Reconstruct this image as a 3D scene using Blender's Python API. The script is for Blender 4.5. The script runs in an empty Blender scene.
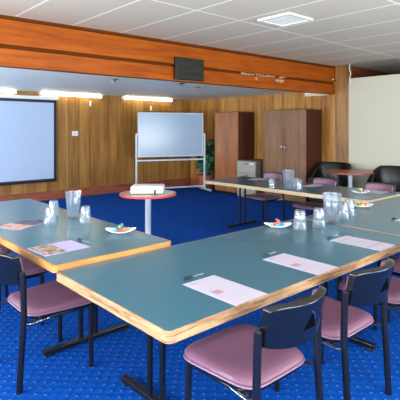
import bpy, bmesh, math, random
from mathutils import Vector, Matrix
random.seed(7)
C = bpy.context.scene.collection
PI = math.pi

# ------------------------------------------------------------------ materials
def srgb(r, g, b):
    def f(c):
        c /= 255.0
        return c / 12.92 if c <= 0.04045 else ((c + 0.055) / 1.055) ** 2.4
    return (f(r), f(g), f(b), 1)

class NT:
    def __init__(s, name):
        s.m = bpy.data.materials.new(name); s.m.use_nodes = True
        s.t = s.m.node_tree; s.t.nodes.clear()
        s.out = s.n('ShaderNodeOutputMaterial')
    def n(s, typ, **kw):
        nd = s.t.nodes.new(typ)
        for k, v in kw.items(): setattr(nd, k, v)
        return nd
    def l(s, a, b): s.t.links.new(a, b)
    def math(s, op, a, b=None, c=None):
        nd = s.n('ShaderNodeMath', operation=op)
        for i, v in enumerate((a, b, c)):
            if v is None: continue
            if isinstance(v, (int, float)): nd.inputs[i].default_value = v
            else: s.l(v, nd.inputs[i])
        return nd.outputs[0]
    def mix(s, fac, a, b):
        nd = s.n('ShaderNodeMix', data_type='RGBA')
        for i, v in ((0, fac), (6, a), (7, b)):
            if isinstance(v, (int, float)): nd.inputs[i].default_value = v
            elif isinstance(v, tuple): nd.inputs[i].default_value = v
            else: s.l(v, nd.inputs[i])
        return nd.outputs[2]
    def coords(s):
        tc = s.n('ShaderNodeTexCoord'); return tc.outputs['Object']
    def scaled(s, vec, sc):
        mp = s.n('ShaderNodeMapping'); mp.inputs['Scale'].default_value = sc
        s.l(vec, mp.inputs['Vector']); return mp.outputs[0]
    def noise(s, vec, scale=5, detail=3, rough=.5):
        nd = s.n('ShaderNodeTexNoise'); nd.inputs['Scale'].default_value = scale
        nd.inputs['Detail'].default_value = detail; nd.inputs['Roughness'].default_value = rough
        s.l(vec, nd.inputs['Vector']); return nd.outputs[0]
    def ramp(s, fac, stops):
        nd = s.n('ShaderNodeValToRGB'); e = nd.color_ramp.elements
        while len(e) < len(stops): e.new(.5)
        for i, (p, c) in enumerate(stops): e[i].position = p; e[i].color = c
        s.l(fac, nd.inputs[0]); return nd.outputs[0]
    def bsdf(s, col, rough=.5, metal=0, spec=.5, bump=None, bstr=.2, coat=0):
        b = s.n('ShaderNodeBsdfPrincipled')
        if isinstance(col, tuple): b.inputs['Base Color'].default_value = col
        else: s.l(col, b.inputs['Base Color'])
        if isinstance(rough, (int, float)): b.inputs['Roughness'].default_value = rough
        else: s.l(rough, b.inputs['Roughness'])
        b.inputs['Metallic'].default_value = metal
        b.inputs['Specular IOR Level'].default_value = spec
        b.inputs['Coat Weight'].default_value = coat
        if bump is not None:
            bp = s.n('ShaderNodeBump'); bp.inputs['Strength'].default_value = bstr
            bp.inputs['Distance'].default_value = .01
            s.l(bump, bp.inputs['Height']); s.l(bp.outputs[0], b.inputs['Normal'])
        s.l(b.outputs[0], s.out.inputs[0]); return b

def plain(name, col, rough=.5, metal=0, spec=.5, var=.08, scale=12, coat=0):
    t = NT(name); v = t.noise(t.coords(), scale)
    dk = tuple(c * (1 - var * 1.5) for c in col[:3]) + (1,); lt = tuple(min(1, c * (1 + var)) for c in col[:3]) + (1,)
    t.bsdf(t.mix(v, dk, lt), rough, metal, spec, coat=coat); return t.m

def panelling(name, axis, c_dark, c_mid, c_light, w=.19, rough=.45):
    t = NT(name); co = t.coords(); sp = t.n('ShaderNodeSeparateXYZ'); t.l(co, sp.inputs[0])
    u = sp.outputs[axis]
    k = t.math('DIVIDE', u, w); fl = t.math('FLOOR', k); fr = t.math('SUBTRACT', k, fl)
    wn = t.n('ShaderNodeTexWhiteNoise', noise_dimensions='1D'); t.l(fl, wn.inputs['W'])
    sc = (28, 28, 1.3)
    g = t.noise(t.scaled(co, sc), 1, 4, .6)
    g2 = t.noise(t.scaled(co, (6, 6, .5)), 1, 3, .6)
    f = t.math('ADD', t.math('MULTIPLY', g, .55), t.math('MULTIPLY', g2, .45))
    f = t.math('ADD', f, t.math('MULTIPLY', t.math('SUBTRACT', wn.outputs[0], .5), .14))
    col = t.ramp(f, [(.36, c_dark), (.5, c_mid), (.64, c_light)])
    gr = t.math('LESS_THAN', fr, .045)
    dark = tuple(c * .35 for c in c_dark[:3]) + (1,)
    col = t.mix(t.math('MULTIPLY', gr, .75), col, dark)
    t.bsdf(col, rough, spec=.35, bump=t.math('SUBTRACT', 1, gr), bstr=.4); return t.m

def wood(name, sc, c_dark, c_mid, c_light, rough=.4, blotch=None, spec=.5):
    t = NT(name); co = t.coords()
    g = t.noise(t.scaled(co, sc), 1, 5, .62)
    g2 = t.noise(t.scaled(co, tuple(x * .25 + .3 for x in sc)), 1, 3)
    f = t.math('ADD', t.math('MULTIPLY', g, .6), t.math('MULTIPLY', g2, .4))
    col = t.ramp(f, [(.36, c_dark), (.5, c_mid), (.64, c_light)])
    if blotch:
        b = t.noise(t.scaled(co, (1, 1, 1.6)), blotch[0], 4, .7)
        bm = t.ramp(b, [(blotch[1], (0, 0, 0, 1)), (blotch[1] + .08, (1, 1, 1, 1))])
        col = t.mix(bm, col, blotch[2])
    t.bsdf(col, rough, spec=spec); return t.m

M = {}
M['wall_back'] = panelling('golden_panelling', 0, srgb(132, 88, 40), srgb(162, 114, 56), srgb(184, 136, 74), .26)
M['wall_side'] = panelling('light_panelling', 1, srgb(132, 84, 34), srgb(172, 120, 58), srgb(192, 142, 80), .26)
M['column'] = wood('column_wood', (30, 30, 2), srgb(108, 70, 32), srgb(144, 100, 54), srgb(164, 120, 72), .4)
M['fascia'] = wood('orange_stained_wood', (2.2, 14, 26), srgb(128, 56, 8), srgb(152, 72, 8), srgb(168, 88, 18), .45, spec=.18)
M['fascia_dark'] = plain('groove_shade_dark_trim', srgb(92, 46, 14), .7, spec=.05)  # groove's shade put into the colour; also the dark top strip
M['shaded_beam'] = plain('shaded_beam_wood', srgb(120, 60, 28), .5)  # fascia wood continued, darkened to put its shade into the colour
M['skirting'] = wood('skirting_wood', (3, 3, 20), srgb(130, 66, 44), srgb(158, 84, 58), srgb(176, 100, 72), .4)
M['lowceil'] = plain('white_board_ceiling', srgb(226, 233, 222), .5, var=.02)
M['divider'] = plain('cream_partition', srgb(188, 184, 166), .6, var=.015, scale=1)
M['paintwall'] = plain('painted_wall', srgb(200, 196, 186), .7, var=.02)
M['white'] = plain('white_paint', srgb(225, 228, 230), .35, var=.02)
M['whiteframe'] = plain('pale_metal', srgb(190, 200, 212), .3, var=.03)
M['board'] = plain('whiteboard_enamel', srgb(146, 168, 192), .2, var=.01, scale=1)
M['screen'] = plain('screen_fabric', srgb(176, 194, 222), .9, var=.012, scale=2)
M['black'] = plain('black_plastic', srgb(22, 22, 24), .4)
M['blackmetal'] = plain('dark_blue_black_enamel', srgb(13, 15, 22), .3, spec=.5)
M['shell'] = plain('glossy_black_shell', srgb(13, 16, 21), .22, spec=.6)
M['void'] = plain('recess_shade_black', srgb(8, 9, 11), .9, spec=0)  # near-black standing for the shade inside the chair grip
M['leather'] = plain('black_leather', srgb(8, 8, 11), .35, spec=.5)
M['vinyl'] = plain('mauve_vinyl', srgb(116, 80, 102), .38, var=.07, scale=9)
M['vinyl2'] = plain('mauve_vinyl_piping', srgb(132, 98, 122), .4)
M['chrome'] = plain('chrome', srgb(190, 190, 195), .18, metal=1)
M['cabinet1'] = wood('orange_brown_veneer', (14, 14, 1.2), srgb(128, 74, 44), srgb(158, 98, 62), srgb(174, 114, 76), .35)
M['cabinet2'] = wood('walnut_veneer', (14, 14, 1.0), srgb(98, 68, 46), srgb(124, 90, 62), srgb(140, 104, 76), .4)
M['cabside'] = wood('shaded_walnut_side', (14, 14, 1.0), srgb(50, 26, 14), srgb(68, 36, 20), srgb(82, 46, 28), .5, spec=.25)  # wardrobe walnut with the shade on its sides put into the colour
M['filing'] = plain('grey_beige_metal', srgb(168, 160, 152), .4)
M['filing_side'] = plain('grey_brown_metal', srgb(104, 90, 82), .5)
M['redtop'] = plain('red_laminate', srgb(136, 60, 46), .3, var=.05)
M['palepink'] = plain('pale_salmon_laminate', srgb(196, 166, 150), .2, var=.05)
M['redrim'] = plain('red_rim', srgb(190, 62, 52), .4)
M['terracotta'] = plain('terracotta', srgb(176, 92, 70), .7)
M['soil'] = plain('soil', srgb(50, 36, 26), .9)
M['leaf'] = plain('dark_green_leaf', srgb(66, 122, 88), .45, var=.3, scale=6)
M['stem'] = plain('stem_green', srgb(80, 84, 48), .6)
M['plaque'] = wood('dark_grille', (3, 3, 60), srgb(22, 24, 18), srgb(36, 38, 30), srgb(56, 60, 48), .35)
M['pen_black'] = plain('pen_black', srgb(20, 22, 28), .3)
M['pen_clear'] = plain('pen_barrel', srgb(120, 128, 136), .2)
M['paper'] = plain('lilac_white_paper', srgb(178, 172, 190), .6, var=.02, scale=3)
M['paper_lilac'] = plain('lilac_paper', srgb(182, 170, 214), .6, var=.02)
M['print'] = plain('grey_violet_print', srgb(168, 156, 176), .6)
M['print_pink'] = plain('pink_brown_print', srgb(170, 130, 146), .6, var=.3, scale=80)
def photo_print(name, stops, sc=16):
    t = NT(name); n = t.noise(t.coords(), sc, 3, .6); t.bsdf(t.ramp(n, stops), .3); return t.m
M['photo1'] = photo_print('brochure_photo', [(.38, srgb(60, 46, 52)), (.48, srgb(150, 100, 70)), (.55, srgb(212, 190, 170)), (.62, srgb(90, 80, 90))])
M['photo2'] = photo_print('brochure_photo_pink', [(.38, srgb(200, 120, 96)), (.5, srgb(232, 176, 150)), (.62, srgb(150, 90, 90))], 9)
M['photo3'] = plain('brochure_violet', srgb(72, 66, 98), .35, var=.2)
M['dish'] = plain('white_china', srgb(230, 234, 236), .15, var=.01)
for k, c in dict(teal=(60, 160, 168), red=(206, 84, 66), yellow=(222, 190, 84), blue=(70, 120, 190), green=(84, 156, 96), orange=(226, 140, 88), pink=(214, 130, 150)).items():
    M['sweet_' + k] = plain('wrapper_' + k, srgb(*c), .25)
M['patch'] = plain('peeling_pale_paint', srgb(190, 158, 122), .7, var=.2, scale=60)
M['vent'] = plain('white_vent', srgb(226, 226, 222), .4, var=.02)
M['ventdark'] = plain('vent_shadow_grey', srgb(120, 120, 120), .6)

def laminate(name, c1, c2):
    t = NT(name); co = t.coords()
    n = t.noise(co, 1.2, 3); n2 = t.noise(co, 180, 2)
    col = t.mix(n, c1, c2)
    t.bsdf(col, t.math('ADD', t.math('MULTIPLY', n2, .08), .2), spec=.5); return t.m
M['laminate'] = laminate('blue_green_laminate', srgb(46, 93, 113), srgb(54, 102, 120))

def chipped(name, wood_a, wood_b, dark, thr):
    t = NT(name); co = t.coords()
    n = t.noise(t.scaled(co, (5, 5, 45)), 1, 5, .7)
    sp = t.n('ShaderNodeSeparateXYZ'); t.l(co, sp.inputs[0])
    col = t.ramp(n, [(.34, wood_a), (.6, wood_b)])
    b = t.noise(t.scaled(co, (3.5, 3.5, 70)), 1, 5, .7)
    bm = t.ramp(b, [(thr, (0, 0, 0, 1)), (thr + .06, (1, 1, 1, 1))])
    t.bsdf(t.mix(bm, col, dark), .55, spec=.3); return t.m
M['edge_worn'] = chipped('worn_pale_edge', srgb(140, 102, 68), srgb(178, 146, 108), srgb(122, 84, 54), .52)
M['edge_tan'] = chipped('tan_wood_edge', srgb(152, 100, 46), srgb(188, 136, 74), srgb(146, 92, 46), .62)
M['edge_cream'] = chipped('cream_wood_edge', srgb(164, 144, 112), srgb(190, 170, 138), srgb(180, 150, 116), .62)

def carpet():
    t = NT('blue_speckled_carpet'); co = t.coords()
    mp = t.n('ShaderNodeMapping'); mp.inputs['Scale'].default_value = (16, 16, 16); mp.inputs['Rotation'].default_value = (0, 0, PI / 4)
    t.l(co, mp.inputs[0])
    v = t.n('ShaderNodeTexVoronoi', voronoi_dimensions='2D'); v.inputs['Scale'].default_value = 1; v.inputs['Randomness'].default_value = .12
    t.l(mp.outputs[0], v.inputs['Vector'])
    dots = t.math('LESS_THAN', v.outputs['Distance'], .13)
    keep = t.math('GREATER_THAN', t.noise(t.scaled(co, (30, 30, 30)), 1, 2), .44)
    dots = t.math('MULTIPLY', dots, keep)
    cells = t.ramp(v.outputs['Distance'], [(.1, (1, 1, 1, 1)), (.62, (0, 0, 0, 1))])
    n = t.noise(co, 90, 2)
    base = t.mix(n, srgb(2, 58, 142), srgb(8, 82, 172))
    base = t.mix(t.math('MULTIPLY', cells, .4), base, srgb(2, 66, 160))
    base = t.mix(t.math('MULTIPLY', t.noise(co, 1.1, 3), .35), base, srgb(2, 42, 120))
    col = t.mix(t.math('MULTIPLY', dots, .3), base, srgb(120, 160, 205))
    t.bsdf(col, .9, spec=.06, bump=t.math('ADD', n, cells), bstr=.5); return t.m
M['carpet'] = carpet()

def tiles():
    t = NT('ceiling_panels'); co = t.coords(); sp = t.n('ShaderNodeSeparateXYZ'); t.l(co, sp.inputs[0])
    def line(s, off, w, th):
        k = t.math('DIVIDE', t.math('SUBTRACT', s, off - 50 * w), w)
        fr = t.math('FRACT', k)
        return t.math('LESS_THAN', t.math('ABSOLUTE', t.math('SUBTRACT', fr, .5)), th / w / 2)
    a = line(sp.outputs[0], 1.9 + .345, .692, .03); b = line(sp.outputs[1], 3.72 + .8, 1.6, .03)
    ln = t.math('MAXIMUM', a, b)
    n = t.noise(co, .8, 3); n2 = t.noise(co, 60, 3)
    base = t.mix(n, srgb(196, 186, 168), srgb(208, 198, 180))
    base = t.mix(t.math('MULTIPLY', n2, .25), base, srgb(176, 166, 150))
    t.bsdf(t.mix(ln, base, srgb(240, 236, 226)), .6, spec=.3); return t.m
M['tiles'] = tiles()

def glassmat(name, tint, white):
    t = NT(name)
    tr = t.n('ShaderNodeBsdfTransparent'); tr.inputs[0].default_value = tint
    gl = t.n('ShaderNodeBsdfGlossy'); gl.inputs['Roughness'].default_value = .13
    df = t.n('ShaderNodeBsdfTranslucent'); df.inputs[0].default_value = (.8, .88, 1, 1)
    lw = t.n('ShaderNodeLayerWeight'); lw.inputs[0].default_value = .3
    m0 = t.n('ShaderNodeMixShader'); m0.inputs[0].default_value = white
    t.l(tr.outputs[0], m0.inputs[1]); t.l(df.outputs[0], m0.inputs[2])
    m1 = t.n('ShaderNodeMixShader'); t.l(t.math('ADD', t.math('MULTIPLY', lw.outputs['Fresnel'], .38), .03), m1.inputs[0])
    t.l(m0.outputs[0], m1.inputs[1]); t.l(gl.outputs[0], m1.inputs[2]); t.l(m1.outputs[0], t.out.inputs[0])
    return t.m
M['glass'] = glassmat('clear_glass', (.93, .97, 1, 1), .13)
M['water'] = glassmat('water', (.90, .95, 1, 1), .05)
M['pane'] = glassmat('window_pane', (.97, .99, 1, 1), 0)

def emis(name, col, st):
    t = NT(name); e = t.n('ShaderNodeEmission'); e.inputs[0].default_value = col; e.inputs[1].default_value = st
    t.l(e.outputs[0], t.out.inputs[0]); return t.m
M['tube'] = emis('lit_tube', (1, .90, .66, 1), 14)
M['tube_dim'] = emis('dim_tube', (1, .93, .78, 1), .45)

# ------------------------------------------------------------------ mesh helpers
class B:
    def __init__(s): s.bm = bmesh.new()
    def box(s, x0, x1, y0, y1, z0, z1, bev=0, seg=2):
        r = bmesh.ops.create_cube(s.bm, size=1)
        for v in r['verts']:
            v.co = Vector(((x0 + x1) / 2 + v.co.x * (x1 - x0), (y0 + y1) / 2 + v.co.y * (y1 - y0), (z0 + z1) / 2 + v.co.z * (z1 - z0)))
        if bev:
            es = list({e for v in r['verts'] for e in v.link_edges})
            bmesh.ops.bevel(s.bm, geom=es, offset=bev, segments=seg, affect='EDGES', profile=.5)
        return s
    def rings(s, rings, cap=True, closed=True):
        vs = [[s.bm.verts.new(p) for p in r] for r in rings]
        n = len(vs[0])
        for a, b in zip(vs, vs[1:]):
            for i in range(n if closed else n - 1):
                j = (i + 1) % n
                s.bm.faces.new((a[i], a[j], b[j], b[i]))
        if cap:
            s.bm.faces.new(list(reversed(vs[0]))); s.bm.faces.new(vs[-1])
        return s
    def tube(s, path, r, seg=10, flat=1.0):
        path = [Vector(p) for p in path]; rs = r if isinstance(r, list) else [r] * len(path)
        rings = []; up = None
        for i, p in enumerate(path):
            if i == 0: d = path[1] - p
            elif i == len(path) - 1: d = p - path[i - 1]
            else: d = (path[i + 1] - p).normalized() + (p - path[i - 1]).normalized()
            d.normalize()
            if up is None:
                up = Vector((1, 0, 0)) if abs(d.x) < .8 else Vector((0, 1, 0))
            a = (up - d * up.dot(d)).normalized(); b = d.cross(a); up = a
            rings.append([p + a * math.cos(2 * PI * k / seg) * rs[i] + b * math.sin(2 * PI * k / seg) * rs[i] * flat for k in range(seg)])
        return s.rings(rings)
    def lathe(s, prof, c=(0, 0, 0), seg=24, cap=True):
        return s.rings([[(c[0] + r * math.cos(2 * PI * k / seg), c[1] + r * math.sin(2 * PI * k / seg), c[2] + z) for k in range(seg)] for r, z in prof], cap)
    def prism(s, poly, z0, z1):
        return s.rings([[(x, y, z0) for x, y in poly], [(x, y, z1) for x, y in poly]])
    def grid(s, f, nu, nv):
        vs = [[s.bm.verts.new(f(i / nu, j / nv)) for j in range(nv + 1)] for i in range(nu + 1)]
        for i in range(nu):
            for j in range(nv): s.bm.faces.new((vs[i][j], vs[i + 1][j], vs[i + 1][j + 1], vs[i][j + 1]))
        return s
    def done(s, name, mat, parent=None, loc=(0, 0, 0), rz=0, smooth=False):
        bmesh.ops.recalc_face_normals(s.bm, faces=s.bm.faces)
        me = bpy.data.meshes.new(name); s.bm.to_mesh(me); s.bm.free()
        me.materials.append(M[mat] if isinstance(mat, str) else mat)
        o = bpy.data.objects.new(name, me); C.objects.link(o)
        o.location = loc; o.rotation_euler = (0, 0, rz)
        if parent is not None: o.parent = parent
        if smooth:
            for p in me.polygons: p.use_smooth = True
            try: me.set_sharp_from_angle(angle=math.radians(38))
            except Exception: pass
        return o

def rrect(x0, x1, y0, y1, r, n=5):
    pts = []
    for cx, cy, a0 in ((x1 - r, y1 - r, 0), (x0 + r, y1 - r, 90), (x0 + r, y0 + r, 180), (x1 - r, y0 + r, 270)):
        for k in range(n + 1):
            a = math.radians(a0 + 90 * k / n); pts.append((cx + r * math.cos(a), cy + r * math.sin(a)))
    return pts

def tag(o, label, cat, group=None):
    o['label'] = label; o['category'] = cat
    if group: o['group'] = group
    return o
def thing(name, label, cat, loc=(0, 0, 0), rz=0, group=None):
    o = bpy.data.objects.new(name, None); C.objects.link(o); o.location = loc; o.rotation_euler = (0, 0, rz)
    o.empty_display_size = .1
    return tag(o, label, cat, group)
def struct(b, name, mat, **k):
    o = b.done(name, mat, **k); o['kind'] = 'structure'; return o
def copy_tree(o, parent=None):
    c = o.copy(); C.objects.link(c)
    if parent is not None: c.parent = parent
    for ch in list(o.children): copy_tree(ch, c)
    return c
def place(proto, first, loc, rz, label, group=None):
    o = proto if first else copy_tree(proto)
    o.location = loc; o.rotation_euler = (0, 0, rz); o['label'] = label
    if group: o['group'] = group
    return o

# ------------------------------------------------------------------ room
XL, XR, XF, YB, YN = -1.6, 8.4, 12.0, 9.75, -1.9
ZC, ZL, FY = 2.885, 2.40, 5.30
struct(B().box(XL - .1, XF + .1, YN - .1, YB + .1, -.1, 0), 'floor', 'carpet')
struct(B().box(XL - .1, XF + .1, YN - .1, FY + .12, ZC, ZC + .1), 'ceiling', 'tiles')
struct(B().box(XL - .1, XF + .1, FY + .12, YB + .1, ZL, ZL + .1), 'ceiling', 'lowceil')
struct(B().box(XL - .1, XF + .1, YB, YB + .1, 0, ZL), 'wall_back', 'wall_back')
struct(B().box(XR, XR + .1, 4.81, YB, 0, ZC), 'wall_right', 'wall_side')
struct(B().box(XR - .035, XR + .06, YN, 4.80, 0, 2.605), 'wall_divider', 'divider')
struct(B().box(XF, XF + .1, YN, YB, 0, ZC), 'wall_far_right', 'wall_side')

# window walls (left and behind the camera) with their openings
def window_wall(name, axis, pos, th, a0, a1, wins, zt, sill=.85, head=2.25):
    b = B()
    def bx(u0, u1, z0, z1):
        if axis == 'x': b.box(pos - th, pos, u0, u1, z0, z1)
        else: b.box(u0, u1, pos - th, pos, z0, z1)
    cur = a0
    for w0, w1 in wins:
        bx(cur, w0, 0, zt); bx(w0, w1, 0, sill); bx(w0, w1, head, zt); cur = w1
    bx(cur, a1, 0, zt)
    struct(b, name, 'paintwall')
WL = [(-1.2, 1.4), (1.7, 4.7), (5.8, 9.2)]  # last opening is an unseen window added to brighten the low ceiling
WR = [(0.2, 3.0), (3.6, 6.6)]
window_wall('wall_left', 'x', XL, .1, YN, YB, WL, ZC)
window_wall('wall_near', 'y', YN, .1, XL, XF, WR, ZC)
k = 1
for ax, wins in (('x', WL), ('y', WR)):
    for w0, w1 in wins:
        fr = B(); pn = B(); t = .05
        def bx(b, u0, u1, z0, z1, d0, d1):
            if ax == 'x': b.box(XL - .1 + d0, XL - .1 + d1, u0, u1, z0, z1)
            else: b.box(u0, u1, YN - .1 + d0, YN - .1 + d1, z0, z1)
        bx(fr, w0, w1, .85, .85 + t, .02, .08); bx(fr, w0, w1, 2.25 - t, 2.25, .02, .08)
        for u in (w0, (w0 + w1) / 2 - t / 2, w1 - t): bx(fr, u, u + t, .85 + t, 2.25 - t, .02, .08)
        f = struct(fr, 'window_%d' % k, 'white')
        bx(pn, w0 + t, w1 - t, .85 + t, 2.25 - t, .045, .052)
        pn.done('pane', 'pane', parent=f); k += 1

# bulkhead fascia: two orange boards, recessed groove coloured as shade, dark top strip
FA = -.034
def fy(x): return 5.12 + (8.4 - x) * .034
FK = dict(loc=(8.4, 5.12, 0), rz=FA)
struct(B().box(-10, 0, .05, .14, 2.305, ZC), 'wall_bulkhead', 'fascia_dark', **FK)
struct(B().box(-10, 0, 0, .05, 2.555, 2.843, .004), 'trim_1', 'fascia', **FK)
struct(B().box(-10, 0, .02, .05, 2.305, 2.51, .004), 'trim_2', 'fascia', **FK)
struct(B().box(-10, 0, -.01, .05, 2.848, ZC), 'trim_3', 'fascia_dark', **FK)
struct(B().box(XR + .1, XF, 4.86, 4.98, 2.31, ZC), 'trim_4', 'shaded_beam')
# column at the bulkhead's right end
col = B().box(XR - .05, XR, 4.80, 5.10, 0, ZC, .006)
struct(col, 'trim_5', 'column')
# peeling patches in the groove
pb = B()
for i in range(46):
    x = random.uniform(5.62, 6.85); w = random.uniform(.02, .09); z = 2.512 + random.uniform(0, .028); h = random.uniform(.006, .02)
    pb.box(x - 8.4, x + w - 8.4, .04, .05, z, z + h)
pp = struct(pb, 'trim_6', 'patch', **FK)
pb = B()
for i in range(7):
    x = random.uniform(5.8, 6.7) - 8.4; pb.box(x, x + random.uniform(.02, .07), .0188, .02, 2.47 - random.uniform(0, .04), 2.49)
struct(pb, 'trim_7', 'patch', **FK)
# skirting
struct(B().box(XL, XR, YB - .03, YB, 0, .2, .005), 'baseboard_back', 'skirting')
struct(B().box(XR - .03, XR, 5.16, YB - .03, 0, .2, .005), 'baseboard_right', 'skirting')

# ------------------------------------------------------------------ lamps on the walls
def tube_light(x0, x1, label, first=None):
    t = thing('fluorescent_light', label, 'light', ((x0 + x1) / 2, YB, 2.32), group='strip lights at the top of the back wall')
    L = (x1 - x0) / 2
    B().box(-L, L, -.045, 0, .02, .08, .005).done('housing', 'white', t)
    B().tube([(-L + .02, -.065, .035), (L - .02, -.065, .035)], .022, 12).done('tube', 'tube', t, smooth=True)
    for s in (-1, 1): B().box(s * L - .02, s * L + .02, -.09, 0, .005, .07, .004).done('end_cap', 'white', t)
tube_light(1.94, 3.46, 'lit white strip light above the left part of the projection screen')
tube_light(4.0, 5.5, 'lit white strip light between the projection screen and the whiteboard')
tube_light(6.12, 7.66, 'lit white strip light on the wall above the whiteboard')
t = thing('wall_light', 'short cream strip light under the bulkhead beside the wooden column', 'light', (XR, 5.57, 2.3))
B().box(-.05, 0, -.29, .29, 0, .075, .006).done('housing', 'white', t)
B().box(-.075, -.045, -.27, .27, -.005, .055, .01).done('diffuser', 'tube_dim', t)

# small fittings on the low ceiling
for (x, y, m, lab) in ((3.9, 6.44, 'filing_side', 'small beige ceiling fitting nearest the projection screen'),
                       (5.13, 6.2, 'black', 'small black ceiling fitting just below the dark square panel'),
                       (5.84, 6.59, 'filing_side', 'small pale ceiling fitting right of the black one'),
                       (7.54, 6.31, 'filing_side', 'small pale ceiling fitting above the wardrobes')):
    t = thing('ceiling_spotlight', lab, 'light fitting', (x, y, ZL), group='small fittings on the low white ceiling')
    B().lathe([(.0, -.012), (.055, -.012), (.06, 0), (0, 0)], seg=20, cap=False).done('base', m, t, smooth=True)
    B().tube([(0, 0, -.012), (-.02, -.02, -.035), (-.07, -.05, -.045)], [.012, .02, .028]).done('head', m, t, smooth=True)

# dark square panel on the fascia
t = thing('wall_speaker', 'dark square speaker grille mounted on the orange wooden bulkhead', 'speaker', (4.47, fy(4.47), 2.32), FA)
b = B().box(-.275, .275, -.05, .0, 0, .335, .008); b.done('housing', 'black', t)
b = B()
for i in range(14): b.box(-.25, .25, -.056, -.046, .025 + i * .0212, .037 + i * .0212)
b.done('grille', 'plaque', t)

# ceiling vent
t = thing('ceiling_vent', 'white square louvred air vent in the panelled ceiling', 'vent', (4.33, 3.31, ZC))
b = B(); W = .235
for (x0, x1, y0, y1) in ((-W, W, -W, -W + .045), (-W, W, W - .045, W), (-W, -W + .045, -W + .045, W - .045), (W - .045, W, -W + .045, W - .045)):
    b.box(x0, x1, y0, y1, -.022, 0, .003)
b.done('frame', 'vent', t)
B().box(-W + .045, W - .045, -W + .045, W - .045, -.003, 0).done('backing', 'ventdark', t)
for i in range(6):
    y = -.155 + i * .058
    B().prism([(-.185, y), (.185, y), (.185, y + .034), (-.185, y + .034)], -.016, -.006).done('slat', 'vent', t)

# cable hanging from the ceiling by the column, and a small hook
tag(B().tube([(XR - .06, 4.76, ZC), (XR - .07, 4.77, 2.8), (XR - .05, 4.745, 2.7), (XR - .065, 4.76, 2.62), (XR - .05, 4.75, 2.5)], .009, 8).done('cable', 'white', smooth=True),
    'short white cable hanging from the ceiling in front of the column', 'cable')
t = thing('wall_hook', 'small white hook on the bulkhead beside the wooden column', 'hook', (XR - .12, fy(XR - .12), 2.60), FA)
B().lathe([(0, 0), (.018, 0), (.018, .008), (0, .008)], cap=False, seg=14).done('base', 'white', t)
B().tube([(0, -.0, .0), (0, -.03, 0), (0, -.035, .03)], .006).done('hook_arm', 'white', t)
for x, z, lab in ((5.23, 2.19, 'small white wall hook left of the whiteboard under a strip light'), (7.0, 2.13, 'small white wall hook directly above the whiteboard')):
    t = thing('wall_hook', lab, 'hook', (x, YB, z), group='small white hooks high on the back wall')
    B().box(-.022, .022, -.012, 0, -.07, .06, .003).done('plate', 'white', t)
    B().tube([(0, -.012, -.02), (0, -.04, -.03), (0, -.045, 0)], .007).done('hook_arm', 'white', t)

# light switch
t = thing('light_switch', 'white light switch plate on the wooden wall right of the screen', 'light switch', (4.84, YB, 1.42))
B().box(-.075, .075, -.01, 0, 0, .11, .004).done('plate', 'white', t)
B().box(-.03, -.01, -.016, -.01, .04, .07, .002).done('switch', 'whiteframe', t)
B().box(.01, .03, -.016, -.01, .04, .07, .002).done('switch', 'whiteframe', t)

# projection screen
t = thing('projection_screen', 'large white wall projection screen with a black border', 'projection screen', (3.1, YB - .12, .43))
B().box(-1.3, 1.24, 0, .002 + .0, 0, 1.79).done('border', 'black', t)
B().box(-1.22, 1.175, -.003, 0, .055, 1.73).done('screen_surface', 'screen', t)
B().tube([(-1.3, 0, .005), (1.24, 0, .005)], .018, 10).done('bottom_bar', 'black', t, smooth=True)
B().box(-1.36, 1.27, -.05, .095, 1.79, 1.865, .012).done('case', 'white', t)
for s in (-1.0, .9): B().box(s, s + .05, .09, .118, 1.80, 1.86).done('bracket', 'whiteframe', t)

# whiteboard
Rz = math.radians(-41.9)
wb = thing('whiteboard', 'large mobile whiteboard on a pale metal stand in the corner', 'whiteboard', (6.81, 8.635, 0), math.radians(-19.5))
hw = .835
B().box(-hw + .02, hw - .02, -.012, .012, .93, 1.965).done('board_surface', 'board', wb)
b = B()
for a in ((-hw, hw, -.018, .018, .91, .935), (-hw, hw, -.018, .018, 1.955, 1.975), (-hw, -hw + .022, -.018, .018, .935, 1.955), (hw - .022, hw, -.018, .018, .935, 1.955)): b.box(*a, bev=.003)
b.done('frame', 'whiteframe', wb)
for s in (-1, 1):
    B().box(s * .872 - .02, s * .872 + .02, -.02, .02, .07, 1.47, .004).done('post', 'whiteframe', wb)
    f = B().box(s * .872 - .025, s * .872 + .025, -.40, .36, .07, .11, .006).done('foot', 'whiteframe', wb)
    for y in (-.36, .32):
        B().tube([(s * .872 - .015, y, .036), (s * .872 + .015, y, .036)], .036, 16).done('castor', 'black', f, smooth=True)
B().box(-.852, .852, -.012, .012, .81, .845, .003).done('crossbar', 'whiteframe', wb)
B().box(-.852, .852, -.012, .012, .14, .175, .003).done('crossbar', 'whiteframe', wb)
B().box(-.5, .5, -.09, -.018, .885, .9, .003).done('pen_tray', 'blackmetal', wb)
for s in (-1, 1): B().box(s * .836 - .02, s * .836 + .02, -.03, .03, 1.43, 1.47, .004).done('pivot', 'whiteframe', wb)

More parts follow.
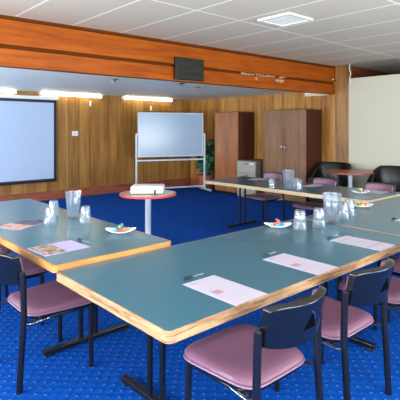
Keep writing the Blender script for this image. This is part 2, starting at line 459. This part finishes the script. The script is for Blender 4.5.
# ------------------------------------------------------------------ potted plant
t = thing('potted_plant', 'leafy green plant in a terracotta pot behind the whiteboard', 'plant', (8.11, 8.79, 0))
B().lathe([(.0, 0), (.17, 0), (.22, .3), (.245, .3), (.25, .37), (.22, .37), (.21, .33), (0, .33)], cap=False, seg=28).done('pot', 'terracotta', t, smooth=True)
B().lathe([(0, .331), (.205, .331), (0, .345)], cap=False, seg=20).done('soil', 'soil', t)
b = B(); lf = B()
for i in range(15):
    a = random.uniform(0, 2 * PI); ln = random.uniform(.4, .95); sp = random.uniform(.08, .3)
    p0 = Vector((.05 * math.cos(a), .05 * math.sin(a), .33)); p1 = Vector((sp * math.cos(a), sp * math.sin(a), .33 + ln))
    p1.x = min(p1.x, .12); p1.y -= random.uniform(0, .34) * ln; p1.z += .08
    pm = (p0 + p1) / 2 + Vector((0, 0, .05)); b.tube([p0, pm, p1], [.009, .007, .004], 6)
    for q in range(26):
        u = random.uniform(.25, 1.0); c = p0.lerp(p1, u); aa = random.uniform(0, 2 * PI)
        L = random.uniform(.13, .23); wd = L * .3; dr = random.uniform(-.12, .1)
        d = Vector((math.cos(aa), math.sin(aa), 0)); sd = Vector((-d.y, d.x, 0))
        pts = []
        for (s_, w_, z_) in ((0, .02, 0), (.3, .9, .03), (.6, 1, .03), (.85, .5, 0), (1, .04, -.03)):
            cc = c + d * L * s_ + Vector((0, 0, z_ + dr * s_ * s_))
            cc.x = min(cc.x, .27)
            pts.append((cc - sd * wd * w_, cc + Vector((0, 0, -.008)), cc + sd * wd * w_))
        vs = [[lf.bm.verts.new(p) for p in r] for r in pts]
        for r0, r1 in zip(vs, vs[1:]):
            for j in range(2): lf.bm.faces.new((r0[j], r0[j + 1], r1[j + 1], r1[j]))
b.done('stems', 'stem', t, smooth=True)
lf.done('foliage', 'leaf', t)

# ------------------------------------------------------------------ cabinets
def cabinet(name, label, y0, y1, h, ndoor, mfront, x0=7.80, x1=8.375):
    t = thing(name, label, 'wardrobe', (x0, (y0 + y1) / 2, 0)); w = (y1 - y0) / 2; d = x1 - x0
    B().box(.022, d, -w, w, .06, h, .003).done('body', 'cabside', t)
    B().box(.04, d, -w + .01, w - .01, 0, .06).done('plinth', 'black', t)
    for i in range(ndoor):
        a = -w + 2 * w * i / ndoor + .002; c = -w + 2 * w * (i + 1) / ndoor - .002
        dr = B().box(0, .02, a, c, .065, h - .004, .002).done('door', mfront, t)
        ky = (a + .04 if i == 1 else c - .04)
        if ndoor == 2:
            k_ = B().box(-.04, -.001, ky - .03, ky + .03, 1.17, 1.21, .004).done('handle', 'chrome', dr)
        else:
            B().lathe([(0, 0), (.03, 0), (.03, .01), (0, .01)], cap=False, seg=14).done('handle', 'black', dr, loc=(-.002, ky, 1.25))
    return t
cabinet('wardrobe', 'tall orange-brown single-door cupboard beside the potted plant', 7.35, 8.14, 1.985, 1, 'cabinet1')
cabinet('wardrobe', 'wide tall walnut double-door wardrobe behind the armchair', 5.44, 6.58, 1.985, 2, 'cabinet2')
t = thing('filing_cabinet', 'low grey metal filing cabinet between the two tall wardrobes', 'filing cabinet', (7.68, 6.98, 0))
B().box(.02, .62, -.28, .29, 0, .86, .006).done('body', 'filing_side', t)
for i in range(3):
    z = .03 + i * .27
    dr = B().box(0, .02, -.27, .28, z, z + .262, .004).done('drawer', 'filing', t)
    B().box(-.012, 0, -.06, .06, z + .2, z + .225, .003).done('handle', 'filing_side', dr)
    if i == 2: B().box(-.003, 0, -.22, -.12, z + .2, z + .235).done('label_holder', 'white', dr)

# ------------------------------------------------------------------ tables
def table(label, x0, x1, y0, y1, ztop, edge, tre, axis, th=.046, group=None):
    cx, cy = (x0 + x1) / 2, (y0 + y1) / 2
    t = thing('conference_table', label, 'table', (cx, cy, 0), group=group)
    a, c = (x1 - x0) / 2, (y1 - y0) / 2
    B().prism(rrect(-a + .012, a - .012, -c + .012, c - .012, .025), ztop - .03, ztop).done('tabletop', 'laminate', t)
    # edge band: ring round the laminate
    oo = rrect(-a, a, -c, c, .035); ii = rrect(-a + .012, a - .012, -c + .012, c - .012, .025)
    b = B(); z0 = ztop - th
    rg = [[(x, y, z0) for x, y in ii], [(x, y, z0) for x, y in oo], [(x * .9995, y * .9995, ztop - .003) for x, y in oo],
          [(x, y, ztop - .0005) for x, y in rrect(-a + .004, a - .004, -c + .004, c - .004, .032)], [(x, y, ztop - .0005) for x, y in ii], [(x, y, z0) for x, y in ii]]
    b.rings(rg, cap=False)
    b.done('edge_band', edge, t)
    B().prism(rrect(-a + .013, a - .013, -c + .013, c - .013, .025), z0 + .002, ztop - .031).done('underside', 'edge_tan', t)
    for q, (pos, mid) in enumerate(tre):
        # a trestle: foot bar with two close posts; axis = direction of the foot
        hl = .34
        def P(u, v): return (u, v) if axis == 'x' else (v, u)
        if axis == 'x': px, py = mid - cx, pos - cy
        else: px, py = pos - cx, mid - cy
        def T(u, w): return (px + u, py + w) if axis == 'x' else (px + w, py + u)
        f = B()
        p = T(-hl, 0); r = T(hl, 0)
        f.box(min(p[0], r[0]) - (.021 if axis == 'y' else 0), max(p[0], r[0]) + (.021 if axis == 'y' else 0),
              min(p[1], r[1]) - (.021 if axis == 'x' else 0), max(p[1], r[1]) + (.021 if axis == 'x' else 0), .012, .045, .006)
        f.done('foot', 'blackmetal', t)
        for s in (-1, 1):
            g = T(s * (hl - .03), 0); B().box(g[0] - .025, g[0] + .025, g[1] - .025, g[1] + .025, 0, .012, .003).done('foot_pad', 'black', t)
            g = T(s * .06, 0); B().tube([(g[0], g[1], .045), (g[0], g[1], z0 - .02)], .018, 12).done('leg', 'blackmetal', t, smooth=True)
        g = T(-hl + .04, 0); h_ = T(hl - .04, 0)
        B().box(min(g[0], h_[0]) - .015, max(g[0], h_[0]) + .015, min(g[1], h_[1]) - .015, max(g[1], h_[1]) + .015, z0 - .02, z0, .003).done('rail', 'blackmetal', t)
    return t
table('long blue-green conference table nearest the camera with a worn pale edge', 1.145, 3.57, 1.475, 2.568, .735, 'edge_worn', [(1.53, 2.08), (3.07, 1.9)], 'y', .050)
table('blue-green conference table at the right edge of the photo, joined to the near table', 3.576, 6.0, 1.475, 2.568, .735, 'edge_worn', [(4.2, 2.03), (5.5, 2.03)], 'y')
table('blue-green conference table forming the left arm of the U below the screen', 1.145, 2.045, 2.575, 5.28, .765, 'edge_tan', [(3.05, 1.62), (4.9, 1.6)], 'x')
table('blue-green conference table forming the far right arm of the U', 4.93, 5.89, 2.575, 5.43, .748, 'edge_cream', [(3.42, 5.42), (5.06, 5.48)], 'x')

# ------------------------------------------------------------------ chairs
def make_chair():
    t = thing('meeting_chair', '', 'chair')
    def outline(k, z, dz=0):
        pts = []
        N = 40
        for i in range(N):
            a = 2 * PI * i / N; ca, sa = math.cos(a), math.sin(a)
            x = math.copysign(abs(ca) ** .34, ca) * (.238 + k); y = math.copysign(abs(sa) ** .34, sa) * (.235 + k)
            x *= 1 + .075 * (y / .235)
            zz = z + (.012 * max(0, y / .235) if dz else 0) - (.02 * (1 - (x / .24) ** 2) * max(0, 1 - abs(y + .06) / .25) if dz > 1 else 0)
            pts.append((x, y + .048, zz))
        return pts
    b = B(); b.rings([outline(-.01, .428), outline(.0, .434), outline(.002, .443, 1), outline(-.006, .455, 1), outline(-.03, .463, 1), outline(-.09, .462, 1), outline(-.18, .456, 1)])
    b.done('seat', 'vinyl', t, smooth=True)
    b = B(); b.rings([outline(-.03, .402), outline(.0, .41), outline(.006, .426), outline(-.012, .4255)])
    b.done('seat_shell', 'shell', t, smooth=True)
    b = B(); pts = outline(.003, .430); pts.append(pts[0]); b.tube(pts, .0045, 6); b.done('piping', 'vinyl2', t, smooth=True)
    # legs
    for s in (-1, 1):
        B().tube([(s * .228, -.250, .0), (s * .228, -.236, .25), (s * .228, -.222, .45), (s * .228, -.226, .62), (s * .228, -.232, .712), (s * .228, -.232, .72)], [.0175, .0175, .0175, .0175, .0175, .009], 12, 1.1).done('leg', 'blackmetal', t, smooth=True)
        B().tube([(s * .238, .22, .0), (s * .236, .216, .40), (s * .236, .216, .42)], [.0165, .0165, .0165], 12).done('leg', 'blackmetal', t, smooth=True)
        B().tube([(s * .228, -.222, .405), (s * .228, -.18, .392), (s * .215, -.06, .395)], .0125, 10).done('bracket', 'chrome', t, smooth=True)
        B().tube([(s * .215, -.06, .40), (s * .222, .2, .405)], .0135, 10).done('side_rail', 'blackmetal', t, smooth=True)
    B().tube([(-.225, .205, .405), (.225, .205, .405)], .0135, 10).done('cross_rail', 'blackmetal', t, smooth=True)
    B().tube([(-.21, -.13, .398), (.21, -.13, .398)], .011, 10).done('cross_rail', 'blackmetal', t, smooth=True)
    # backrest shell
    def sh(off, inset, z0=.618, z1=.83):
        def f(u, v):
            x = (u * 2 - 1); hw = .207 - inset
            # taper towards the bottom corners, rounded top corners
            zz0 = z0 + inset + .015 * abs(x) ** 4; zz1 = z1 - inset - .016 * abs(x) ** 8
            z = zz0 + (zz1 - zz0) * v
            y = -.225 - (z - .63) * .22 - .075 * (1 - x * x) - .012 + off
            return (x * (hw + .010 * v), y, z)
        return f
    def slab(b, fr, bk, nu=20, nv=8):
        V = [[[b.bm.verts.new(f(i / nu, j / nv)) for j in range(nv + 1)] for i in range(nu + 1)] for f in (fr, bk)]
        for q in range(2):
            for i in range(nu):
                for j in range(nv): b.bm.faces.new((V[q][i][j], V[q][i + 1][j], V[q][i + 1][j + 1], V[q][i][j + 1]))
        A, D = V
        for i in range(nu):
            b.bm.faces.new((A[i][0], A[i + 1][0], D[i + 1][0], D[i][0])); b.bm.faces.new((A[i][nv], A[i + 1][nv], D[i + 1][nv], D[i][nv]))
        for j in range(nv):
            b.bm.faces.new((A[0][j], A[0][j + 1], D[0][j + 1], D[0][j])); b.bm.faces.new((A[nu][j], A[nu][j + 1], D[nu][j + 1], D[nu][j]))
        return b
    o = slab(B(), sh(.034, 0), sh(-.008, .006)).done('backrest', 'shell', t, smooth=True)
    md = o.modifiers.new('Bevel', 'BEVEL'); md.width = .005; md.segments = 2; md.limit_method = 'ANGLE'
    o2 = slab(B(), sh(.052, .024), sh(.032, .012)).done('backrest_pad', 'vinyl', t, smooth=True)
    md = o2.modifiers.new('Bevel', 'BEVEL'); md.width = .008; md.segments = 2; md.limit_method = 'ANGLE'
    # triangular grip: raised black patch carries the recess shade, chrome sliver its highlight
    def bp(x, z, d):
        return (x, -.225 - (z - .63) * .22 - .075 * (1 - (x / .21) ** 2) - .012 - .008 - d, z)
    tri = [(-.040, .695), (.040, .695), (.010, .765), (.002, .765)]
    b = B(); b.rings([[bp(x, z, -.002) for x, z in tri], [bp(x, z, .004) for x, z in tri]]); b.done('grip', 'void', t)
    b = B(); b.tube([bp(.008, .768, .004), bp(.024, .735, .004)], .0032, 6); b.done('grip_highlight', 'chrome', t, smooth=True)
    return t
ch = make_chair()
chairs = [
 (1.70, 1.50, 0, 'mauve chair with a black back nearest the camera, under the near table front corner', 'chairs along the near side of the tables'),
 (2.405, 1.50, 0, 'mauve chair with a black back second from the near table corner, on its front side', 'chairs along the near side of the tables'),
 (3.16, 1.50, 0, 'mauve chair third along the near tables, its pink seat just right of the second chair', 'chairs along the near side of the tables'),
 (3.85, 1.50, 0, 'mauve chair at the right photo edge under the table joint', 'chairs along the near side of the tables'),
 (1.248, 2.96, -PI / 2, 'mauve chair at the left whose whole seat shows beside the table joint', 'chairs at the left arm table'),
 (1.265, 3.80, -PI / 2, 'mauve chair mostly hidden under the left table, behind the nearest left chair', 'chairs at the left arm table'),
 (1.26, 4.62, -PI / 2, 'chair at the extreme left edge, farthest of the three at the left table', 'chairs at the left arm table'),
 (5.90, 4.95, PI / 2, 'mauve chair behind the far right table nearest the filing cabinet', 'chairs behind the far right table'),
 (5.76, 3.84, PI / 2, 'mauve chair behind the far right table in front of the left black armchair', 'chairs behind the far right table'),
 (5.76, 2.98, PI / 2, 'mauve chair behind the far right table in front of the right black armchair', 'chairs behind the far right table'),
]
for i, (x, y, rz, lab, g) in enumerate(chairs):
    place(ch, i == 0, (x, y, 0), rz, lab, g)

# ------------------------------------------------------------------ round tables
def round_table(label, x, y, h, r, top, rim):
    t = thing('round_table', label, 'table', (x, y, 0))
    B().lathe([(0, h - .03), (r - .012, h - .03), (r - .012, h), (0, h)], cap=False, seg=48).done('tabletop', top, t)
    B().lathe([(r - .012, h - .03), (r, h - .028), (r + .002, h - .015), (r, h - .002), (r - .012, h + .0005), (r - .012, h - .03)], cap=False, seg=48).done('edge_band', rim, t, smooth=True)
    B().tube([(0, 0, .03), (0, 0, h - .05)], .038, 20).done('pedestal', 'whiteframe', t, smooth=True)
    B().lathe([(0, h - .05), (.14, h - .045), (.14, h - .031), (0, h - .031)], cap=False).done('mounting_plate', 'blackmetal', t)
    B().lathe([(0, 0), (.26, 0), (.25, .015), (.06, .032), (0, .034)], cap=False, seg=32).done('base', 'whiteframe', t, smooth=True)
round_table('round red-rimmed pedestal table holding the white projector on the blue carpet', 3.41, 4.81, .752, .365, 'palepink', 'redrim')
round_table('small round red table standing between the two black armchairs', 7.47, 4.26, .81, .40, 'redtop', 'redtop')

# projector
t = thing('projector', 'white boxy projector lying on the round red-rimmed table', 'projector', (3.41, 4.81, .753), Rz)
B().box(-.205, .205, -.15, .15, .008, .098, .012, 3).done('body', 'white', t, smooth=True)
B().tube([(.13, -.148, .046), (.13, -.162, .046)], .026, 18).done('lens', 'whiteframe', t, smooth=True)
b = B()
for i in range(7): b.box(-.15 + i * .014, -.143 + i * .014, -.1515, -.149, .025, .065)
b.done('vent_grille', 'whiteframe', t)
for x in (-.17, .17):
    for y in (-.12, .12): B().lathe([(0, 0), (.014, 0), (.014, .009), (0, .009)], (x, y, 0), 12, False).done('foot', 'black', t)
b = B(); b.box(-.06, .06, -.02, .06, .0975, .1005, .001); b.done('button_panel', 'whiteframe', t)
t = thing('remote_control', 'small black remote standing against the front of the projector', 'remote control', (3.37, 4.61, .753), Rz)
B().box(-.01, .01, -.012, .012, 0, .06, .003).done('body', 'black', t)

# ------------------------------------------------------------------ tub armchairs
def tub(label, x, y, rz, first=None):
    t = thing('tub_armchair', label, 'armchair', (x, y, 0), rz, 'black tub armchairs')
    # curved back/arm wall: horseshoe, open to +Y
    n = 28; ring = []
    rows = []
    for i in range(n + 1):
        a = math.radians(-28 - 304 * 0 - (236) * i / n) if False else math.radians(140 + 260 * i / n)
        ca, sa = math.cos(a), math.sin(a)
        k = max(0, -sa)                       # 1 at the very back
        top = .61 + .29 * min(1, max(0, (-sa + .35) / .9)) ** .8
        ro, ri = .425, .31
        prof = []
        for (rr, zz) in ((ri + .02, .30), (ri, .5), (ri + .005, top - .04), (ri + .035, top), (ro - .035, top), (ro, top - .05), (ro - .01, .4), (ro - .05, .14), (ri + .05, .14)):
            prof.append((ca * rr, sa * rr, zz))
        rows.append(prof)
    B().rings(rows).done('backrest', 'leather', t, smooth=True)
    B().rings([[(x_ * s_, y_ * s_ + .03, z_) for x_, y_ in rrect(-.30, .30, -.27, .33, .12, 6)] for s_, z_ in ((.97, .30), (1, .33), (1, .41), (.95, .45), (.8, .46))]).done('seat_cushion', 'leather', t, smooth=True)
    B().rings([[(x_ * s_, y_ * s_, z_) for x_, y_ in rrect(-.33, .33, -.33, .33, .16, 6)] for s_, z_ in ((.9, .13), (1, .16), (1, .295))]).done('seat_base', 'leather', t, smooth=True)
    for sx in (-1, 1):
        for sy in (-1, 1):
            B().lathe([(0, 0), (.018, 0), (.026, .14), (0, .14)], (sx * .22, sy * .22, 0), 12, False).done('leg', 'chrome', t, smooth=True)
    return t
a1 = tub('black leather tub armchair left of the small round red table', 7.93, 4.97, PI / 2)
place(a1, False, (7.90, 3.70, 0), PI / 2, 'black leather tub armchair right of the small round red table')

# ------------------------------------------------------------------ papers, brochures, pens
def sheet(label, cx, cy, z, w, l, group, n=0, cat='paper'):
    t = thing('agenda_sheet', label, cat, (cx, cy, z), 0, group)
    B().box(-w / 2, w / 2, -l / 2, l / 2, 0, .0015).done('page', 'paper', t)
    return t
Z = .7352
def agenda(label, x0, x1, y0, y1, z=Z, pic=True, band=False):
    t = sheet(label, (x0 + x1) / 2, (y0 + y1) / 2, z, x1 - x0, y1 - y0, 'printed sheets on the near tables')
    w, l = (x1 - x0) / 2, (y1 - y0) / 2
    b = B()
    for i in range(11):
        y = l - .07 - i * .026
        if y < -l + .03: break
        b.box(-w + .03, w - .03 - random.uniform(0, .05), y, y + .003, .0015, .0018)
    b.done('printed_text', 'print', t)
    if pic:
        B().box(-w + .03, -w + .09, -.035, .015, .0016, .0021).done('printed_picture', 'print_pink', t)
        B().box(-w + .02, -w + .07, l - .05, l - .02, .0016, .0021).done('printed_logo', 'print', t)
    if band:
        for yy in (l - .07, -l + .10): B().box(-w + .006, w - .006, yy, yy + .008, .0016, .0021).done('printed_band', 'print_pink', t)
agenda('white printed sheet on the near table closest to its front left corner', 1.565, 1.80, 1.487, 1.885)
agenda('white printed sheet in the middle of the near table with a small picture', 2.25, 2.47, 1.487, 1.90)
agenda('white sheet with two pink bands at the right end of the near table', 3.015, 3.25, 1.487, 1.885, pic=False, band=True)
agenda('white sheet cut by the right edge of the photo on the joined table', 4.12, 4.34, 1.50, 1.90, pic=False)

def brochure(label, cx, cy, z, w, l, rz, ma, mb, group='brochures on the left arm table'):
    t = thing('brochure', label, 'brochure', (cx, cy, z), rz, group)
    B().box(-w / 2, w / 2, -l / 2, l / 2, 0, .0015).done('page', 'paper_lilac', t)
    B().box(-w / 2 + .012, .0, -l / 2 + .01, l / 2 - .01, .0015, .0021).done('printed_picture', ma, t)
    if mb: B().box(0.0, w / 2 - .008, -l / 2 + .008, l / 2 - .008, .0015, .0021).done('printed_panel', mb, t)
brochure('lilac brochure with a dark photo at the near end of the left table', 1.345, 2.95, .7652, .33, .27, .06, 'photo1', None)
brochure('dark violet and pink brochure on the left table, farther from the near table', 1.44, 3.88, .7652, .36, .26, .5, 'photo2', 'photo3')
for (cx, cy, w, l, lab) in ((5.70, 4.92, .30, .22, 'white sheet at the far end of the far right table'), (5.66, 3.83, .34, .17, 'white sheet on the far right table before the middle chair'), (5.72, 2.93, .26, .32, 'pale sheet on the far right table before the rightmost chair')):
    t = sheet(lab, cx, cy, .7482, w, l, 'sheets on the far right table')
    B().box(-w / 2 + .02, w / 2 - .04, -l / 2 + .02, -l / 2 + .05, .0015, .002).done('printed_band', 'print', t)

def pen(x, y, z, ang, label, L=.15):
    t = thing('pen', label, 'pen', (x, y, z), ang, 'black pens beside the sheets')
    B().tube([(-L * .5, 0, .007), (-L * .47, 0, .007), (-L * .08, 0, .007)], [.004, .0065, .0065], 10).done('cap', 'pen_black', t, smooth=True)
    B().tube([(-L * .08, 0, .006), (L * .42, 0, .006), (L * .5, 0, .006)], [.0048, .0048, .0025], 10).done('barrel', 'pen_clear', t, smooth=True)
    B().box(-L * .46, -L * .16, -.0015, .0015, .0135, .0155).done('clip', 'pen_black', t)
pen(1.69, 1.935, Z, 0, 'black pen beside the sheet at the near table front left corner')
pen(2.37, 1.945, Z, 0, 'black pen beside the sheet in the middle of the near table')
pen(3.12, 1.93, Z, .0, 'black pen beside the pink-banded sheet')
pen(4.22, 1.94, Z, 0, 'black pen beside the sheet at the right photo edge')
pen(1.55, 2.99, .7652, -PI / 2 + .1, 'black pen on the left table beside the lilac brochure')
pen(1.62, 3.86, .7652, -PI / 2 + .25, 'black pen on the left table beside the dark violet brochure')
pen(5.57, 4.77, .7482, .4, 'black pen on the far right table beside the far sheet')

# ------------------------------------------------------------------ glasses and jugs
def make_tumbler():
    t = thing('tumbler', '', 'glass')
    seg = 28
    prof = [(r * 1.13, z * 1.1) for r, z in [(.052, 0), (.051, .01), (.046, .07), (.041, .125), (.037, .146), (.0, .149), (.0, .137), (.034, .135), (.0385, .12), (.043, .07), (.049, .006), (.052, 0)]]
    B().lathe(prof, seg=seg, cap=False).done('body', 'glass', t, smooth=True)
    return t
tum = make_tumbler()
for i, (x, y, z, lab, g) in enumerate((
    (3.17, 2.27, .7355, 'upturned tumbler at left of the near table group, beside the sweets dish', 'upturned tumblers on the near tables'),
    (3.38, 2.22, .7355, 'upturned tumbler between the sweets-side tumbler and the big jug', 'upturned tumblers on the near tables'),
    (3.84, 2.26, .7355, 'upturned tumbler immediately right of the big jug', 'upturned tumblers on the near tables'),
    (4.02, 2.30, .7355, 'upturned tumbler farthest right of the big jug', 'upturned tumblers on the near tables'),
    (1.635, 3.75, .7655, 'upturned tumbler on the left table, left and nearest the brochures', 'upturned tumblers on the left table'),
    (1.81, 4.08, .7655, 'upturned tumbler on the left table, behind and left of the jug', 'upturned tumblers on the left table'),
    (1.885, 3.60, .7655, 'upturned tumbler on the left table, right of the jug', 'upturned tumblers on the left table'),
    (5.02, 4.07, .7485, 'upturned tumbler on the far right table, left of its jug', 'upturned tumblers on the far right table'),
    (5.17, 3.72, .7485, 'upturned tumbler on the far right table, right of its jug', 'upturned tumblers on the far right table'),
    (5.30, 3.86, .7485, 'upturned tumbler on the far right table, behind the jug', 'upturned tumblers on the far right table'))):
    k = 1 if i < 4 else .88
    place(tum, i == 0, (x, y, z), 0, lab, g).scale = (k, k, k)

def make_jug():
    t = thing('water_jug', '', 'jug'); seg = 32
    def ring(r, z, sp=0):
        out = []
        for k in range(seg):
            a = 2 * PI * k / seg; rr = r + sp * max(0, math.cos(a)) ** 12
            out.append((rr * math.cos(a), rr * math.sin(a), z))
        return out
    B().rings([ring(.0005, 0), ring(.055, 0), ring(.06, .01), ring(.068, .1), ring(.078, .2, .004), ring(.086, .262, .03), ring(.082, .264, .03), ring(.074, .2, .004), ring(.064, .1), ring(.055, .014), ring(.0005, .012)], cap=False).done('body', 'glass', t, smooth=True)
    B().lathe([(0, .0135), (.053, .0145), (.0625, .1), (.0655, .13), (0, .13)], cap=False, seg=seg).done('water', 'water', t, smooth=True)
    B().tube([(-.078, 0, .235), (-.115, 0, .235), (-.135, 0, .19), (-.125, 0, .12), (-.067, 0, .08)], .008, 10).done('handle', 'glass', t, smooth=True)
    return t
jug = make_jug()
place(jug, True, (3.60, 2.23, .7355), 4.2, 'large glass water jug on the near table among the tumblers', 'glass water jugs')
place(jug, False, (1.91, 3.88, .7655), 3.98, 'glass water jug standing on the left arm table', 'glass water jugs').scale = (.86, .86, .9)
place(jug, False, (5.08, 3.83, .7485), 3.9, 'glass water jug standing on the far right table', 'glass water jugs')

# ------------------------------------------------------------------ sweets dishes
def make_dish():
    t = thing('sweets_dish', '', 'dish')
    def f(k, zf, dz):
        out = []
        for i in range(32):
            a = 2 * PI * i / 32
            c = abs(math.cos(2 * a))  # lobes along the axes
            r = k * (1 + .12 * c)
            out.append((r * math.cos(a), r * .72 * math.sin(a), zf + dz * abs(math.cos(a)) ** 3))
        return out
    B().rings([f(.05, 0, 0), f(.062, .004, 0), f(.085, .014, .006), f(.108, .019, .016), f(.106, .023, .016), f(.082, .018, .006), f(.058, .008, 0), f(.03, .007, 0)]).done('bowl', 'dish', t, smooth=True)
    return t
dish = make_dish()
def sweet(x, y, z, a, col, lab):
    b = B()
    c, s = math.cos(a), math.sin(a)
    pts = [(-.034, .012), (-.021, .004), (-.015, .011), (0, .0135), (.015, .011), (.021, .004), (.034, .012)]
    b.tube([(x + u * c, y + u * s, z + .014 + (0.001 if abs(u) > .02 else 0)) for u, r in pts], [r for u, r in pts], 8)
    tag(b.done('wrapped_sweet', 'sweet_' + col, smooth=True), lab, 'sweet', 'wrapped sweets in the dishes')
dishes = [(3.09, 2.44, .7352, .0 - .72, 'white china dish of sweets beside the tumblers on the near table', 'the near-table dish'),
          (1.90, 3.05, .7652, -.72, 'white china dish of sweets on the left arm table', 'the left-table dish'),
          (5.43, 2.95, .7482, -.72, 'white china dish of sweets on the far right table', 'the far-right-table dish'),
          (4.56, 2.46, .7352, -.72, 'white china dish of sweets partly behind the big jug', 'the dish behind the big jug')]
cols = ['teal', 'orange', 'blue', 'red', 'yellow', 'green']
sets = [['orange', 'blue', 'pink', 'teal', 'red'], ['teal', 'orange', 'blue', 'red', 'green'], ['teal', 'blue', 'green', 'pink', 'yellow'], ['green', 'red', 'teal', 'yellow', 'orange']]
off = [(-.038, 0), (.038, .004), (0, .028), (.002, -.028), (.0, .0)]
for i, (x, y, z, rz, lab, nm) in enumerate(dishes):
    place(dish, i == 0, (x, y, z), rz, lab, 'white sweets dishes')
    for j, cname in enumerate(sets[i]):
        ox, oy = off[j]; c, s = math.cos(rz), math.sin(rz)
        sweet(x + ox * c - oy * s, y + ox * s + oy * c, z + (.0125 if j < 4 else .042), random.uniform(0, 1.2), cname,
              '%s wrapped sweet in %s' % (cname, nm))

# ------------------------------------------------------------------ daylight and added fill lights
GP = 130
w = bpy.data.worlds.new('World'); bpy.context.scene.world = w; w.use_nodes = True
bg = w.node_tree.nodes['Background']; bg.inputs[0].default_value = (.62, .80, 1.0, 1); bg.inputs[1].default_value = 1.0
def area(name, loc, rot, sx, sy, power, col):
    l = bpy.data.lights.new(name, 'AREA'); l.shape = 'RECTANGLE'; l.size = sx; l.size_y = sy; l.energy = power; l.color = col
    o = bpy.data.objects.new(name, l); C.objects.link(o); o.location = loc; o.rotation_euler = rot; return o
for w0, w1 in WL: area('window_daylight', (XL - .14, (w0 + w1) / 2, 1.55), (0, -PI / 2, 0), 1.3, w1 - w0 - .1, (150 if w0 < 5 else 55) * (w1 - w0) / 3, (.78, .89, 1))
for w0, w1 in WR: area('window_daylight', ((w0 + w1) / 2, YN - .14, 1.55), (PI / 2, 0, 0), w1 - w0 - .1, 1.3, 100, (.78, .89, 1))
# added uplights at the windows to brighten the ceilings, standing for ground bounce
for i, (w0, w1) in enumerate(WL): area('uplight_fill', (XL - .12, (w0 + w1) / 2, 1.1), (0, -PI / 2 - math.radians(42), 0), .5, w1 - w0 - .2, (GP if i < 2 else GP * 1.5) * (w1 - w0) / 3, (1, .93, .82) if i < 2 else (.88, .96, 1))
for w0, w1 in WR: area('uplight_fill', ((w0 + w1) / 2, YN - .12, 1.1), (PI / 2 + math.radians(42), 0, 0), w1 - w0 - .2, .5, GP, (1, .93, .82))
# unseen fill lights added under the high ceiling behind the camera and beyond the divider
def ceiling_fill(x, y, p):
    l = area('ceiling_fill', (x, y, ZC - .06), (0, 0, 0), 1.2, .25, p, (1, .93, .82))
ceiling_fill(1.5, -.9, 40); ceiling_fill(5.5, -.9, 40); ceiling_fill(10.2, 1.5, 12)

# ------------------------------------------------------------------ camera
cam = bpy.data.cameras.new('Camera'); co = bpy.data.objects.new('Camera', cam); C.objects.link(co)
co.location = (0, 0, 1.58); co.rotation_euler = (PI / 2, 0, math.radians(-41.9))
cam.sensor_width = 36; cam.lens = 36 * 451 / 400; cam.shift_y = -71 / 400; cam.clip_start = .05
sc = bpy.context.scene; sc.camera = co
sc.view_settings.view_transform = 'Standard'; sc.view_settings.look = 'None'
sc.view_settings.exposure = .36; sc.view_settings.gamma = 1
sc.view_settings.use_curve_mapping = False
